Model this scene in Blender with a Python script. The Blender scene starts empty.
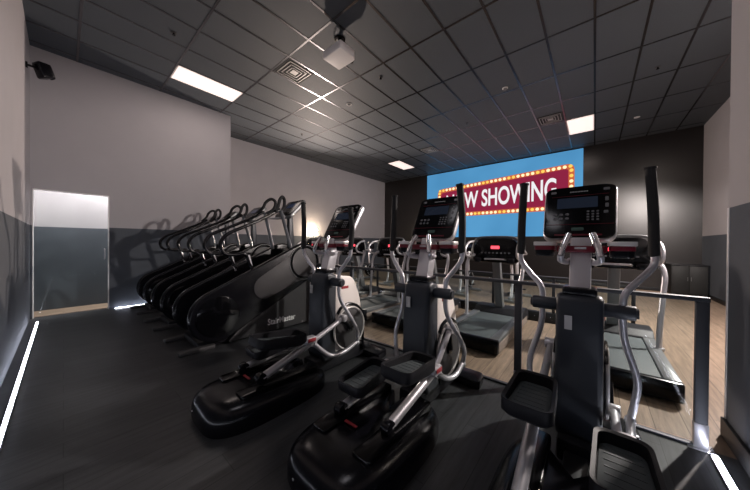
import bpy, bmesh, math, random
from mathutils import Vector, Matrix
random.seed(7)
PI = math.pi
C = bpy.context.scene.collection
R = math.radians

# ------------------------------------------------------------------ materials
def mat(name, col, rough=0.5, metal=0.0, emit=None, estr=1.0, spec=0.5, bump=0.0, bscale=60.0, vary=0.0, coat=0.0, alpha=None, trans=0.0):
    m = bpy.data.materials.new(name); m.use_nodes = True
    nt = m.node_tree; b = nt.nodes['Principled BSDF']
    b.inputs['Base Color'].default_value = (*col, 1)
    b.inputs['Roughness'].default_value = rough
    b.inputs['Metallic'].default_value = metal
    b.inputs['Specular IOR Level'].default_value = spec
    b.inputs['Coat Weight'].default_value = coat
    b.inputs['Transmission Weight'].default_value = trans
    if emit:
        b.inputs['Emission Color'].default_value = (*emit, 1)
        b.inputs['Emission Strength'].default_value = estr
    if bump or vary:
        tc = nt.nodes.new('ShaderNodeTexCoord')
        n = nt.nodes.new('ShaderNodeTexNoise'); n.inputs['Scale'].default_value = bscale; n.inputs['Detail'].default_value = 4
        nt.links.new(tc.outputs['Object'], n.inputs['Vector'])
        if bump:
            bp = nt.nodes.new('ShaderNodeBump'); bp.inputs['Strength'].default_value = bump; bp.inputs['Distance'].default_value = 0.01
            nt.links.new(n.outputs['Fac'], bp.inputs['Height']); nt.links.new(bp.outputs['Normal'], b.inputs['Normal'])
        if vary:
            mx = nt.nodes.new('ShaderNodeMix'); mx.data_type = 'RGBA'
            mx.inputs[6].default_value = (*[c * (1 - vary) for c in col], 1)
            mx.inputs[7].default_value = (*[min(1, c * (1 + vary)) for c in col], 1)
            nt.links.new(n.outputs['Fac'], mx.inputs[0]); nt.links.new(mx.outputs[2], b.inputs['Base Color'])
    return m

def two_tone(name, up, low, zsplit=1.62, rough=0.75):
    m = mat(name, up, rough)
    nt = m.node_tree; b = nt.nodes['Principled BSDF']
    g = nt.nodes.new('ShaderNodeNewGeometry'); s = nt.nodes.new('ShaderNodeSeparateXYZ')
    nt.links.new(g.outputs['Position'], s.inputs[0])
    gt = nt.nodes.new('ShaderNodeMath'); gt.operation = 'GREATER_THAN'; gt.inputs[1].default_value = zsplit
    nt.links.new(s.outputs['Z'], gt.inputs[0])
    n = nt.nodes.new('ShaderNodeTexNoise'); n.inputs['Scale'].default_value = 2.5; n.inputs['Detail'].default_value = 5
    nt.links.new(g.outputs['Position'], n.inputs['Vector'])
    def pair(c, v):
        x = nt.nodes.new('ShaderNodeMix'); x.data_type = 'RGBA'
        x.inputs[6].default_value = (*[k * (1 - v) for k in c], 1); x.inputs[7].default_value = (*[k * (1 + v) for k in c], 1)
        nt.links.new(n.outputs['Fac'], x.inputs[0]); return x
    a, c = pair(low, 0.14), pair(up, 0.05)
    mx = nt.nodes.new('ShaderNodeMix'); mx.data_type = 'RGBA'
    nt.links.new(gt.outputs[0], mx.inputs[0]); nt.links.new(a.outputs[2], mx.inputs[6]); nt.links.new(c.outputs[2], mx.inputs[7])
    nt.links.new(mx.outputs[2], b.inputs['Base Color'])
    n2 = nt.nodes.new('ShaderNodeTexNoise'); n2.inputs['Scale'].default_value = 90
    nt.links.new(g.outputs['Position'], n2.inputs['Vector'])
    bp = nt.nodes.new('ShaderNodeBump'); bp.inputs['Strength'].default_value = 0.12; bp.inputs['Distance'].default_value = 0.005
    nt.links.new(n2.outputs['Fac'], bp.inputs['Height']); nt.links.new(bp.outputs['Normal'], b.inputs['Normal'])
    return m

def planks(name, c1, c2, rough, rot=0.0, w=0.18, l=1.3, spec=0.4):
    m = mat(name, c1, rough, spec=spec)
    nt = m.node_tree; b = nt.nodes['Principled BSDF']
    g = nt.nodes.new('ShaderNodeNewGeometry'); mp = nt.nodes.new('ShaderNodeMapping')
    mp.inputs['Rotation'].default_value = (0, 0, rot)
    nt.links.new(g.outputs['Position'], mp.inputs['Vector'])
    br = nt.nodes.new('ShaderNodeTexBrick')
    br.inputs['Color1'].default_value = (*c1, 1); br.inputs['Color2'].default_value = (*c2, 1)
    br.inputs['Mortar'].default_value = (*[k * 0.35 for k in c1], 1)
    br.inputs['Scale'].default_value = 1.0; br.inputs['Mortar Size'].default_value = 0.0025
    br.inputs['Brick Width'].default_value = l; br.inputs['Row Height'].default_value = w
    nt.links.new(mp.outputs[0], br.inputs['Vector'])
    mp2 = nt.nodes.new('ShaderNodeMapping'); mp2.inputs['Scale'].default_value = (1.2, 14, 1)
    nt.links.new(mp.outputs[0], mp2.inputs['Vector'])
    n = nt.nodes.new('ShaderNodeTexNoise'); n.inputs['Scale'].default_value = 2.2; n.inputs['Detail'].default_value = 8; n.inputs['Roughness'].default_value = 0.65
    nt.links.new(mp2.outputs[0], n.inputs['Vector'])
    cr = nt.nodes.new('ShaderNodeValToRGB')
    cr.color_ramp.elements[0].position = 0.3; cr.color_ramp.elements[0].color = (0.55, 0.55, 0.55, 1)
    cr.color_ramp.elements[1].position = 0.7; cr.color_ramp.elements[1].color = (1.25, 1.25, 1.25, 1)
    nt.links.new(n.outputs['Fac'], cr.inputs[0])
    mx = nt.nodes.new('ShaderNodeMix'); mx.data_type = 'RGBA'; mx.blend_type = 'MULTIPLY'; mx.inputs[0].default_value = 1
    nt.links.new(br.outputs['Color'], mx.inputs[6]); nt.links.new(cr.outputs[0], mx.inputs[7])
    nt.links.new(mx.outputs[2], b.inputs['Base Color'])
    bp = nt.nodes.new('ShaderNodeBump'); bp.inputs['Strength'].default_value = 0.15; bp.inputs['Distance'].default_value = 0.004
    nt.links.new(n.outputs['Fac'], bp.inputs['Height']); nt.links.new(bp.outputs['Normal'], b.inputs['Normal'])
    return m

def glass_mat(name, tint=(0.93, 0.97, 0.97), refl=0.09):
    m = bpy.data.materials.new(name); m.use_nodes = True
    nt = m.node_tree; nt.nodes.clear()
    o = nt.nodes.new('ShaderNodeOutputMaterial'); t = nt.nodes.new('ShaderNodeBsdfTransparent')
    t.inputs[0].default_value = (*tint, 1)
    g = nt.nodes.new('ShaderNodeBsdfGlossy'); g.inputs['Roughness'].default_value = 0.02
    f = nt.nodes.new('ShaderNodeFresnel'); f.inputs['IOR'].default_value = 1.45
    mx = nt.nodes.new('ShaderNodeMixShader')
    mul = nt.nodes.new('ShaderNodeMath'); mul.operation = 'MULTIPLY'; mul.inputs[1].default_value = refl
    nt.links.new(f.outputs[0], mul.inputs[0]); nt.links.new(mul.outputs[0], mx.inputs[0])
    nt.links.new(t.outputs[0], mx.inputs[1]); nt.links.new(g.outputs[0], mx.inputs[2]); nt.links.new(mx.outputs[0], o.inputs[0])
    return m

M = dict(
    wall=two_tone('two_tone_wall_paint', (0.41, 0.39, 0.402), (0.072, 0.083, 0.099)),
    darkwall=mat('charcoal_wall_paint', (0.014, 0.012, 0.012), 0.31, bump=0.05, bscale=80, vary=0.12),
    floor=planks('dark_vinyl_planks', (0.036, 0.038, 0.041), (0.048, 0.050, 0.054), 0.42, rot=PI / 2),
    wood=planks('tan_wood_planks', (0.235, 0.17, 0.122), (0.28, 0.205, 0.15), 0.45, rot=PI / 2),
    tile=mat('mineral_ceiling_tile', (0.062, 0.073, 0.086), 0.60, spec=0.5, bump=0.25, bscale=220, vary=0.12),
    tbar=mat('black_grid_metal', (0.17, 0.17, 0.18), 0.27, 1.0),
    panel=mat('lit_panel', (1, 1, 1), 0.6, emit=(1.0, 0.78, 0.71), estr=1.0),
    white=mat('white_plastic', (0.85, 0.83, 0.82), 0.5),
    skirt=mat('black_skirting', (0.012, 0.013, 0.015), 0.5, spec=0.3),
    led=mat('led_strip', (1, 1, 1), 0.5, emit=(0.84, 0.86, 1.0), estr=26.0),
    black=mat('black_satin_plastic', (0.005, 0.005, 0.007), 0.22, spec=0.3),
    blackm=mat('black_matte_plastic', (0.010, 0.010, 0.013), 0.5, spec=0.3, bump=0.1, bscale=300),
    gloss=mat('black_gloss_plastic', (0.003, 0.003, 0.004), 0.18, spec=0.22),
    navy=mat('slate_plastic_shroud', (0.024, 0.029, 0.038), 0.4, bump=0.05, bscale=300),
    grey=mat('dark_grey_panel', (0.050, 0.048, 0.050), 0.5, spec=0.4, bump=0.12, bscale=400),
    silver=mat('silver_painted_tube', (0.60, 0.59, 0.62), 0.36, 0.62),
    chrome=mat('bright_chrome', (0.8, 0.8, 0.82), 0.15, 1.0),
    plate=mat('silver_side_plate', (0.82, 0.76, 0.72), 0.45, 0.1),
    rubber=mat('foam_grip', (0.012, 0.012, 0.013), 0.8, bump=0.2, bscale=500),
    red=mat('dark_red_plastic', (0.16, 0.008, 0.02), 0.3),
    redlabel=mat('red_label', (0.35, 0.03, 0.04), 0.5),
    ledred=mat('red_led_display', (0.2, 0, 0), 0.4, emit=(1.0, 0.07, 0.10), estr=2.2),
    piano=mat('piano_black_plastic', (0.003, 0.003, 0.004), 0.1, spec=0.4),
    lcd=mat('dim_lcd', (0.012, 0.016, 0.026), 0.12, emit=(0.05, 0.07, 0.12), estr=0.12),
    lcdblue=mat('blue_lcd', (0.01, 0.02, 0.06), 0.15, emit=(0.1, 0.2, 0.5), estr=0.05),
    key=mat('grey_key', (0.16, 0.16, 0.17), 0.5),
    print=mat('pale_print', (0.5, 0.5, 0.5), 0.6),
    belt=mat('treadmill_belt', (0.065, 0.078, 0.082), 0.6, bump=0.2, bscale=400, vary=0.1),
    rail=mat('metal_foot_rail', (0.20, 0.205, 0.21), 0.4, 0.6),
    deckside=mat('tan_deck_side', (0.25, 0.20, 0.17), 0.5, 0.2),
    glass=glass_mat('clear_glass'),
    post=mat('dark_metal_post', (0.045, 0.049, 0.058), 0.5, 0.3),
    postlow=mat('brushed_sleeve', (0.5, 0.5, 0.53), 0.35, 0.6),
    cabinet=mat('black_cabinet', (0.014, 0.014, 0.014), 0.55, spec=0.3, vary=0.15, bscale=8),
    bulb=mat('lamp_bulb', (1, 1, 1), 0.5, emit=(1.0, 0.80, 0.55), estr=60),
    vent=mat('vent_metal', (0.33, 0.32, 0.31), 0.4, 0.3),
    ventdark=mat('vent_void', (0.008, 0.008, 0.008), 0.7),
    s_blue=mat('picture_blue', (0, 0, 0), 1, emit=(0.085, 0.33, 0.62), estr=0.95, spec=0),
    s_red=mat('picture_red', (0, 0, 0), 1, emit=(0.27, 0.018, 0.055), estr=1.0, spec=0),
    s_edge=mat('picture_orange', (0, 0, 0), 1, emit=(0.62, 0.14, 0.05), estr=1.0, spec=0),
    s_white=mat('picture_white', (0, 0, 0), 1, emit=(0.9, 0.88, 0.90), estr=1.0, spec=0),
    s_bulb=mat('picture_bulb', (0, 0, 0), 1, emit=(1.0, 0.72, 0.42), estr=1.4, spec=0),
    s_yel=mat('picture_yellow', (0, 0, 0), 1, emit=(1.0, 0.62, 0.12), estr=1.1, spec=0),
)
# picture blue: a soft lighter band low down, as in the projected image
nt = M['s_blue'].node_tree; b_ = nt.nodes['Principled BSDF']
g_ = nt.nodes.new('ShaderNodeTexCoord'); n_ = nt.nodes.new('ShaderNodeTexNoise'); n_.inputs['Scale'].default_value = 0.5
mx_ = nt.nodes.new('ShaderNodeMix'); mx_.data_type = 'RGBA'
mx_.inputs[6].default_value = (0.05, 0.21, 0.43, 1); mx_.inputs[7].default_value = (0.13, 0.42, 0.74, 1)
nt.links.new(g_.outputs['Object'], n_.inputs['Vector']); nt.links.new(n_.outputs['Fac'], mx_.inputs[0]); nt.links.new(mx_.outputs[2], b_.inputs['Emission Color'])

# ------------------------------------------------------------------ mesh builder
class MB:
    def __init__(s):
        s.bm = bmesh.new()
    def _merge(s, t, mtx=None):
        if mtx is not None: bmesh.ops.transform(t, matrix=mtx, verts=t.verts)
        me = bpy.data.meshes.new('tmp'); t.to_mesh(me); t.free(); s.bm.from_mesh(me); bpy.data.meshes.remove(me)
    def box(s, c, d, bev=0.0, rot=None, seg=2):
        t = bmesh.new(); bmesh.ops.create_cube(t, size=1)
        bmesh.ops.transform(t, matrix=Matrix.Diagonal((*d, 1)), verts=t.verts)
        if bev > 0:
            bmesh.ops.bevel(t, geom=list(t.edges), offset=min(bev, min(d) * 0.49), segments=seg, affect='EDGES', profile=0.5)
        m = Matrix.Translation(c)
        if rot: m = m @ Matrix.Rotation(rot[2], 4, 'Z') @ Matrix.Rotation(rot[1], 4, 'Y') @ Matrix.Rotation(rot[0], 4, 'X')
        s._merge(t, m); return s
    def span(s, lo, hi, bev=0.0):
        return s.box([(a + b) / 2 for a, b in zip(lo, hi)], [abs(b - a) for a, b in zip(lo, hi)], bev)
    def cyl(s, p, q, r, r2=None, seg=24, bev=0.0):
        p, q = Vector(p), Vector(q); d = q - p; L = d.length
        t = bmesh.new(); bmesh.ops.create_cone(t, cap_ends=True, segments=seg, radius1=r, radius2=r if r2 is None else r2, depth=L)
        if bev:
            es = [e for e in t.edges if abs(e.verts[0].co.z - e.verts[1].co.z) < 1e-6]
            bmesh.ops.bevel(t, geom=es, offset=bev, segments=2, affect='EDGES', profile=0.5)
        s._merge(t, Matrix.Translation((p + q) / 2) @ d.to_track_quat('Z', 'Y').to_matrix().to_4x4()); return s
    def sphere(s, c, r, sc=(1, 1, 1), seg=20):
        t = bmesh.new(); bmesh.ops.create_uvsphere(t, u_segments=seg, v_segments=seg // 2 + 2, radius=r)
        s._merge(t, Matrix.Translation(c) @ Matrix.Diagonal((*sc, 1))); return s
    def torus(s, c, Rr, r, axis='X', seg=48, rs=10, flat=1.0):
        pts = []
        for i in range(seg):
            a = 2 * PI * i / seg
            u, v = Rr * math.cos(a), Rr * math.sin(a)
            pts.append({'X': (c[0], c[1] + u, c[2] + v), 'Y': (c[0] + u, c[1], c[2] + v), 'Z': (c[0] + u, c[1] + v, c[2])}[axis])
        return s.tube(pts, r, closed=True, smooth=0, seg=rs)
    def tube(s, pts, r, closed=False, smooth=6, seg=12, squash=None):
        P = [Vector(p) for p in pts]; n = len(P)
        rad = r if isinstance(r, (list, tuple)) else [r] * n
        if smooth and n > 2:
            Q, RR = [], []
            rng = n if closed else n - 1
            for i in range(rng):
                a = P[(i - 1) % n] if closed or i > 0 else P[0] * 2 - P[1]
                b, c = P[i], P[(i + 1) % n]
                d = P[(i + 2) % n] if closed or i + 2 < n else P[-1] * 2 - P[-2]
                for k in range(smooth):
                    t = k / smooth
                    Q.append(0.5 * ((2 * b) + (c - a) * t + (2 * a - 5 * b + 4 * c - d) * t * t + (3 * b - a - 3 * c + d) * t ** 3))
                    RR.append(rad[i] * (1 - t) + rad[(i + 1) % n] * t)
            if not closed: Q.append(P[-1]); RR.append(rad[-1])
            P, rad = Q, RR
        n = len(P); bm = s.bm
        def tan(i):
            if closed: return (P[(i + 1) % n] - P[(i - 1) % n]).normalized()
            return (P[min(i + 1, n - 1)] - P[max(i - 1, 0)]).normalized()
        t0 = tan(0); up = Vector((0, 0, 1)) if abs(t0.z) < 0.9 else Vector((1, 0, 0))
        u = t0.cross(up).normalized(); rings = []
        for i in range(n):
            t = tan(i); u = (u - t * u.dot(t)).normalized(); v = t.cross(u)
            sx, sy = squash if squash else (1, 1)
            rings.append([bm.verts.new(P[i] + (u * math.cos(2 * PI * k / seg) * sx + v * math.sin(2 * PI * k / seg) * sy) * rad[i]) for k in range(seg)])
        for i in range(n if closed else n - 1):
            A, B = rings[i], rings[(i + 1) % n]
            for k in range(seg):
                bm.faces.new((A[k], A[(k + 1) % seg], B[(k + 1) % seg], B[k]))
        if not closed:
            bm.faces.new(rings[0][::-1]); bm.faces.new(rings[-1])
        return s
    def prism(s, poly, a, b, axis='X', bev=0.0, seg=2, mtx=None):
        # poly: 2D points; axis X -> (y,z); Y -> (x,z); Z -> (x,y)
        t = bmesh.new()
        def mk(p, h): return {'X': (h, p[0], p[1]), 'Y': (p[0], h, p[1]), 'Z': (p[0], p[1], h)}[axis]
        A = [t.verts.new(mk(p, a)) for p in poly]; B = [t.verts.new(mk(p, b)) for p in poly]; n = len(poly)
        t.faces.new(A[::-1]); t.faces.new(B)
        for i in range(n): t.faces.new((A[i], A[(i + 1) % n], B[(i + 1) % n], B[i]))
        bmesh.ops.recalc_face_normals(t, faces=t.faces)
        if bev:
            es = [e for e in t.edges if (e.verts[0] in A and e.verts[1] in A) or (e.verts[0] in B and e.verts[1] in B)]
            bmesh.ops.bevel(t, geom=es, offset=bev, segments=seg, affect='EDGES', profile=0.5)
        s._merge(t, mtx); return s
    def rings(s, rings, cap=True):
        bm = s.bm; V = [[bm.verts.new(p) for p in r] for r in rings]; n = len(V[0])
        for A, B in zip(V, V[1:]):
            for k in range(n): bm.faces.new((A[k], A[(k + 1) % n], B[(k + 1) % n], B[k]))
        if cap: bm.faces.new(V[0][::-1]); bm.faces.new(V[-1])
        return s
    def build(s, name, m, parent=None, loc=None, sharp=38):
        bm = s.bm
        bmesh.ops.recalc_face_normals(bm, faces=bm.faces)
        for f in bm.faces: f.smooth = True
        for e in bm.edges:
            if len(e.link_faces) == 2 and e.calc_face_angle(0) > R(sharp): e.smooth = False
        me = bpy.data.meshes.new(name); bm.to_mesh(me); bm.free()
        o = bpy.data.objects.new(name, me); C.objects.link(o)
        me.materials.append(M[m] if isinstance(m, str) else m)
        if parent: o.parent = parent
        if loc: o.location = loc
        return o

def rpoly(pts, rad, n=6):
    """round the corners of a 2D polygon"""
    out = []; N = len(pts)
    rr = rad if isinstance(rad, (list, tuple)) else [rad] * N
    for i in range(N):
        p = Vector(pts[i]); a = Vector(pts[i - 1]); b = Vector(pts[(i + 1) % N]); r = rr[i]
        if r <= 0: out.append(tuple(p)); continue
        da, db = (a - p).normalized(), (b - p).normalized()
        r = min(r, (a - p).length * 0.49, (b - p).length * 0.49)
        s_, e_ = p + da * r, p + db * r
        for k in range(n + 1):
            t = k / n
            out.append(tuple((1 - t) ** 2 * s_ + 2 * t * (1 - t) * p + t * t * e_))
    return out
def rrect(cx, cy, w, h, r, n=6):
    return rpoly([(cx - w / 2, cy - h / 2), (cx + w / 2, cy - h / 2), (cx + w / 2, cy + h / 2), (cx - w / 2, cy + h / 2)], r, n)

def tag(o, label=None, cat=None, group=None, kind=None):
    if label: o['label'] = label
    if cat: o['category'] = cat
    if group: o['group'] = group
    if kind: o['kind'] = kind
    return o
def empty(name, loc, rz=0, label=None, cat=None, group=None):
    o = bpy.data.objects.new(name, None); C.objects.link(o); o.location = loc; o.rotation_euler = (0, 0, rz)
    o.empty_display_size = 0.2
    return tag(o, label, cat, group)
def struct(name, mb, m, parent=None):
    o = mb.build(name, m, parent)
    if not parent: o['kind'] = 'structure'
    return o
def kids(o): return [c for c in C.objects if c.parent == o]
def copy_tree(o, parent=None, label=None):
    c = o.copy(); C.objects.link(c); c.parent = parent
    if label: c['label'] = label
    for ch in kids(o): copy_tree(ch, c)
    return c
def text_mesh(body, size, name, m, parent, mtx, extrude=0.002, bold=0.0, sx=1.0, align='CENTER'):
    cu = bpy.data.curves.new('txt', 'FONT'); cu.body = body; cu.size = size; cu.extrude = extrude; cu.offset = bold
    cu.align_x = align; cu.align_y = 'CENTER'
    o = bpy.data.objects.new('txt', cu); C.objects.link(o)
    bpy.context.view_layer.update()
    me = bpy.data.meshes.new_from_object(o.evaluated_get(bpy.context.evaluated_depsgraph_get()))
    C.objects.unlink(o); bpy.data.objects.remove(o)
    me.transform(mtx @ Matrix.Diagonal((sx, 1, 1, 1))); me.name = name
    me.materials.clear(); me.materials.append(M[m])
    r = bpy.data.objects.new(name, me); C.objects.link(r)
    if parent: r.parent = parent
    return r

# ------------------------------------------------------------------ room
CZ = 4.68
XL, XR, YB = -8.85, 2.28, 11.35     # recess wall, far right wall, back wall
XS, YS = -7.40, 2.84                # door wall and where it ends
YL = -0.37                          # wall beside the camera
XP, YP = 0.725, 3.03                 # near right wall
GLY = 2.74                          # glass railing line

f = MB(); f.span((XS - 1.6, YL - 0.15, -0.1), (XP + 0.2, GLY, 0)); struct('floor', f, 'floor')
f = MB(); f.span((XL - 0.15, GLY, -0.1), (XR + 0.15, YB + 0.15, 0)); o = struct('floor', f, 'wood')
f = MB(); f.span((XL - 0.15, YL - 0.15, CZ), (XR + 0.15, YB + 0.15, CZ + 0.1)); ceil = struct('ceiling', f, 'tile')
gx = [-5.415 + 0.5985 * i for i in range(-6, 14)]; gy = [1.373 + 1.2105 * j for j in range(-1, 9)]
g = MB()
for x in gx:
    if XL < x < XR: g.span((x - 0.016, YL, CZ - 0.006), (x + 0.016, YB, CZ + 0.004))
for y in gy:
    g.span((XL, y - 0.016, CZ - 0.005), (XR, y + 0.016, CZ + 0.004))
gr = g.build('ceiling_grid', 'tbar', ceil)

w = MB(); w.span((XS - 1.6, YL - 0.12, 0), (XP + 0.2, YL, CZ)); struct('wall_front', w, 'wall')
# door wall, with the opening for the glass door
DY0, DY1, DZ = -0.345, 0.585, 2.25
w = MB(); w.span((XS - 0.12, YL, DZ), (XS, YS, CZ)); w.span((XS - 0.12, YL, 0), (XS, DY0, DZ)); w.span((XS - 0.12, DY1, 0), (XS, YS, DZ))
struct('wall_left', w, 'wall')
w = MB(); w.span((XL - 0.12, YS - 0.12, 0), (XS - 0.12, YS, CZ)); struct('wall_return', w, 'wall')
w = MB(); w.span((XL - 0.12, YS, 0), (XL, YB, CZ)); struct('wall_recess', w, 'wall')
w = MB(); w.span((XL - 0.12, YB, 0), (XR + 0.12, YB + 0.12, CZ)); struct('wall_back', w, 'darkwall')
w = MB(); w.span((XR, YP, 0), (XR + 0.12, YB, CZ)); struct('wall_far_right', w, 'wall')
w = MB(); w.span((XP, YL, 0), (XP + 0.2, YP, CZ)); struct('wall_right', w, 'wall')
w = MB(); w.span((XP + 0.2, YP - 0.12, 0), (XR, YP, CZ)); struct('wall_jog', w, 'wall')
w = MB(); w.span((XP - 0.004, YP - 0.022, 0.13), (XP + 0.014, YP + 0.004, 1.62)); struct('trim_1', w, 'white')
# corridor behind the glass door
w = MB(); w.span((-8.25, -0.49, 0), (-8.13, YS - 0.12, CZ)); struct('wall_corridor', w, 'wall')
f = MB(); f.span((-8.13, YL, 0), (XS - 0.12, YS - 0.12, 0.006)); struct('floor', f, 'wood')
# door 1: frameless glass door leaf with pale edge strips
d = MB(); d.span((XS - 0.075, DY0 + 0.012, 0.02), (XS - 0.063, DY1 - 0.012, DZ - 0.012)); dr = struct('door_1', d, 'glass')
e = MB(); e.span((XS - 0.09, DY0, 0), (XS + 0.004, DY0 + 0.012, DZ)); e.span((XS - 0.09, DY1 - 0.012, 0), (XS + 0.004, DY1, DZ)); e.span((XS - 0.09, DY0, DZ - 0.012), (XS + 0.004, DY1, DZ))
e.build('door_frame', 'white', dr)
h = MB(); h.tube([(XS - 0.06, DY1 - 0.06, 1.0), (XS - 0.02, DY1 - 0.06, 1.02), (XS - 0.02, DY1 - 0.06, 1.18), (XS - 0.06, DY1 - 0.06, 1.2)], 0.009, smooth=3)
h.build('door_handle', 'silver', dr)
# baseboards
for nm, lo, hi in (('baseboard_back', (XL, YB - 0.015, 0), (XR, YB, 0.10)), ('baseboard_far_right', (XR - 0.015, YP, 0), (XR, YB, 0.10)),
                   ('baseboard_recess', (XL, YS, 0), (XL + 0.015, YB, 0.10)),
                   ('baseboard_right', (XP - 0.02, YL, 0), (XP, YP + 0.005, 0.13))):
    b = MB(); b.span(lo, hi, 0.004); struct(nm, b, 'skirt')

# LED strips along the floor
def strip(lo, hi, label):
    r = empty('floor_light_strip', ((lo[0] + hi[0]) / 2, (lo[1] + hi[1]) / 2, 0), label=label, cat='light strip', group='LED strips on the floor')
    o = Vector(r.location)
    a = MB(); a.span(tuple(Vector((*lo, 0.0)) - o), tuple(Vector((*hi, 0.006)) - o)); a.build('channel', 'skirt', r)
    lo2 = (lo[0] + 0.006, lo[1] + 0.006); hi2 = (hi[0] - 0.006, hi[1] - 0.006)
    w_, l_ = hi2[0] - lo2[0], hi2[1] - lo2[1]; rr = min(w_, l_) / 2
    arc_ = [(rr * math.cos(PI * k / 10), 0.004 + rr * 0.9 * math.sin(PI * k / 10)) for k in range(11)]
    a = MB(); L_ = max(w_, l_) / 2
    a.prism(arc_, -L_, L_, 'X' if w_ > l_ else 'Y'); a.build('diffuser', 'led', r)
strip((-7.02, -0.294), (0.3, -0.259), 'glowing white LED strip on the floor along the left foreground wall')
strip((XS + 0.03, 0.66), (XS + 0.063, 2.8), 'glowing white LED strip on the floor beside the stair climbers and glass door')
strip((0.582, -0.2), (0.626, 2.68), 'glowing white LED strip on the floor by the right wall')

# ------------------------------------------------------------------ ceiling fittings
def ceil_light(x, y, label, w=0.586, l=1.196, e='panel'):
    r = empty('ceiling_light', (x, y, CZ), label=label, cat='ceiling light', group='recessed ceiling panels')
    a = MB(); z0 = -0.012
    a.span((-w / 2, -l / 2, z0), (-w / 2 + 0.02, l / 2, 0)); a.span((w / 2 - 0.02, -l / 2, z0), (w / 2, l / 2, 0))
    a.span((-w / 2, -l / 2, z0), (w / 2, -l / 2 + 0.02, 0)); a.span((-w / 2, l / 2 - 0.02, z0), (w / 2, l / 2, 0)); a.build('frame', 'white', r)
    a = MB(); a.span((-w / 2 + 0.02, -l / 2 + 0.02, -0.009), (w / 2 - 0.02, l / 2 - 0.02, -0.002)); a.build('diffuser', e, r)
ceil_light((gx[4] + gx[5]) / 2, (gy[1] + gy[2]) / 2, 'lit rectangular ceiling panel above the door wall at left, largest of the panels')
ceil_light((gx[4] + gx[5]) / 2, (gy[7] + gy[8]) / 2, 'lit rectangular ceiling panel left of the projected sign, smallest of the panels')
ceil_light((gx[14] + gx[15]) / 2, (gy[7] + gy[8]) / 2, 'lit rectangular ceiling panel above the right end of the projected sign')

def vent(x, y, w, l, label):
    r = empty('ceiling_vent', (x, y, CZ), label=label, cat='vent', group='ceiling air diffusers')
    a = MB(); a.span((-w / 2, -l / 2, -0.010), (w / 2, l / 2, -0.001)); a.build('backing', 'ventdark', r)
    for k, q in enumerate((0.84, 0.62, 0.40)):
        a = MB(); W, L = w * q, l * q; t = 0.014; z0, z1 = -0.022, -0.010
        a.span((-W / 2, -L / 2, z0), (-W / 2 + t, L / 2, z1)); a.span((W / 2 - t, -L / 2, z0), (W / 2, L / 2, z1))
        a.span((-W / 2, -L / 2, z0), (W / 2, -L / 2 + t, z1)); a.span((-W / 2, L / 2 - t, z0), (W / 2, L / 2, z1)); a.build('louvre', 'vent', r)
    a = MB(); a.span((-w * 0.11, -l * 0.11, -0.02), (w * 0.11, l * 0.11, -0.01)); a.build('centre_plate', 'vent', r)
vent((gx[7] + gx[8]) / 2, 2.89, 0.56, 0.56, 'square ceiling air vent with nested louvres beside the projector')
vent(-4.51, 8.34, 0.56, 0.56, 'square ceiling air vent above the left top corner of the sign')
vent((gx[13] + gx[14]) / 2, 8.28, 0.56, 0.56, 'square ceiling air vent next to the right lit ceiling panel')


# ------------------------------------------------------------------ camera model (for reading ceiling positions)
YAW, PIT, ROL, FP, HC = 0.698222, -0.0062557, -0.0080134, 261.495, 1.35
def axes():
    cols = []
    for v in ((1, 0, 0), (0, 1, 0), (0, 0, 1)):
        r = v[0] * math.cos(YAW) + v[1] * math.sin(YAW); d = -v[0] * math.sin(YAW) + v[1] * math.cos(YAW); z = v[2]
        d, z = d * math.cos(PIT) + z * math.sin(PIT), z * math.cos(PIT) - d * math.sin(PIT)
        r, z = r * math.cos(ROL) - z * math.sin(ROL), z * math.cos(ROL) + r * math.sin(ROL)
        cols.append((r, z, d))
    return Matrix(cols)   # rows: world axes; columns: right, up, forward
AX = axes()

for nm, (x, y), lab in (('smoke_detector', (-4.53, 4.39), 'white round smoke detector on the ceiling behind the projector'),
                        ('smoke_detector', (-1.49, 6.04), 'small round smoke detector on the ceiling above the middle of the sign'),):
    r = empty(nm, (x, y, CZ), label=lab, cat='smoke detector', group='ceiling smoke detectors')
    MB().cyl((0, 0, 0), (0, 0, -0.018), 0.055, bev=0.004).build('base', 'white', r)
    MB().cyl((0, 0, -0.018), (0, 0, -0.045), 0.042, 0.03, bev=0.006).build('sensor_head', 'key', r)
for (x, y), lab in (((-3.31, 4.08), 'dark sprinkler head on the ceiling right of the projector'),
                    ((0.87, 7.12), 'dark sprinkler head on the ceiling near the right wall'),
                    ((-5.17, 1.13), 'dark sprinkler head on the ceiling near the largest lit panel'),
                    ((-2.72, 7.13), 'small pale sprinkler head on the ceiling toward the sign'),
                    ((-6.89, 4.69), 'small sprinkler head on the ceiling far behind the projector')):
    r = empty('sprinkler', (x, y, CZ), label=lab, cat='sprinkler', group='ceiling sprinklers')
    MB().cyl((0, 0, 0), (0, 0, -0.006), 0.045, bev=0.002).build('escutcheon', 'grey', r)
    a = MB(); a.cyl((0, 0, -0.006), (0, 0, -0.03), 0.012); a.cyl((0, 0, -0.034), (0, 0, -0.038), 0.022); a.tube([(0.012, 0, -0.02), (0.018, 0, -0.028), (0.01, 0, -0.036)], 0.003, seg=6); a.build('head', 'black', r)

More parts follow.
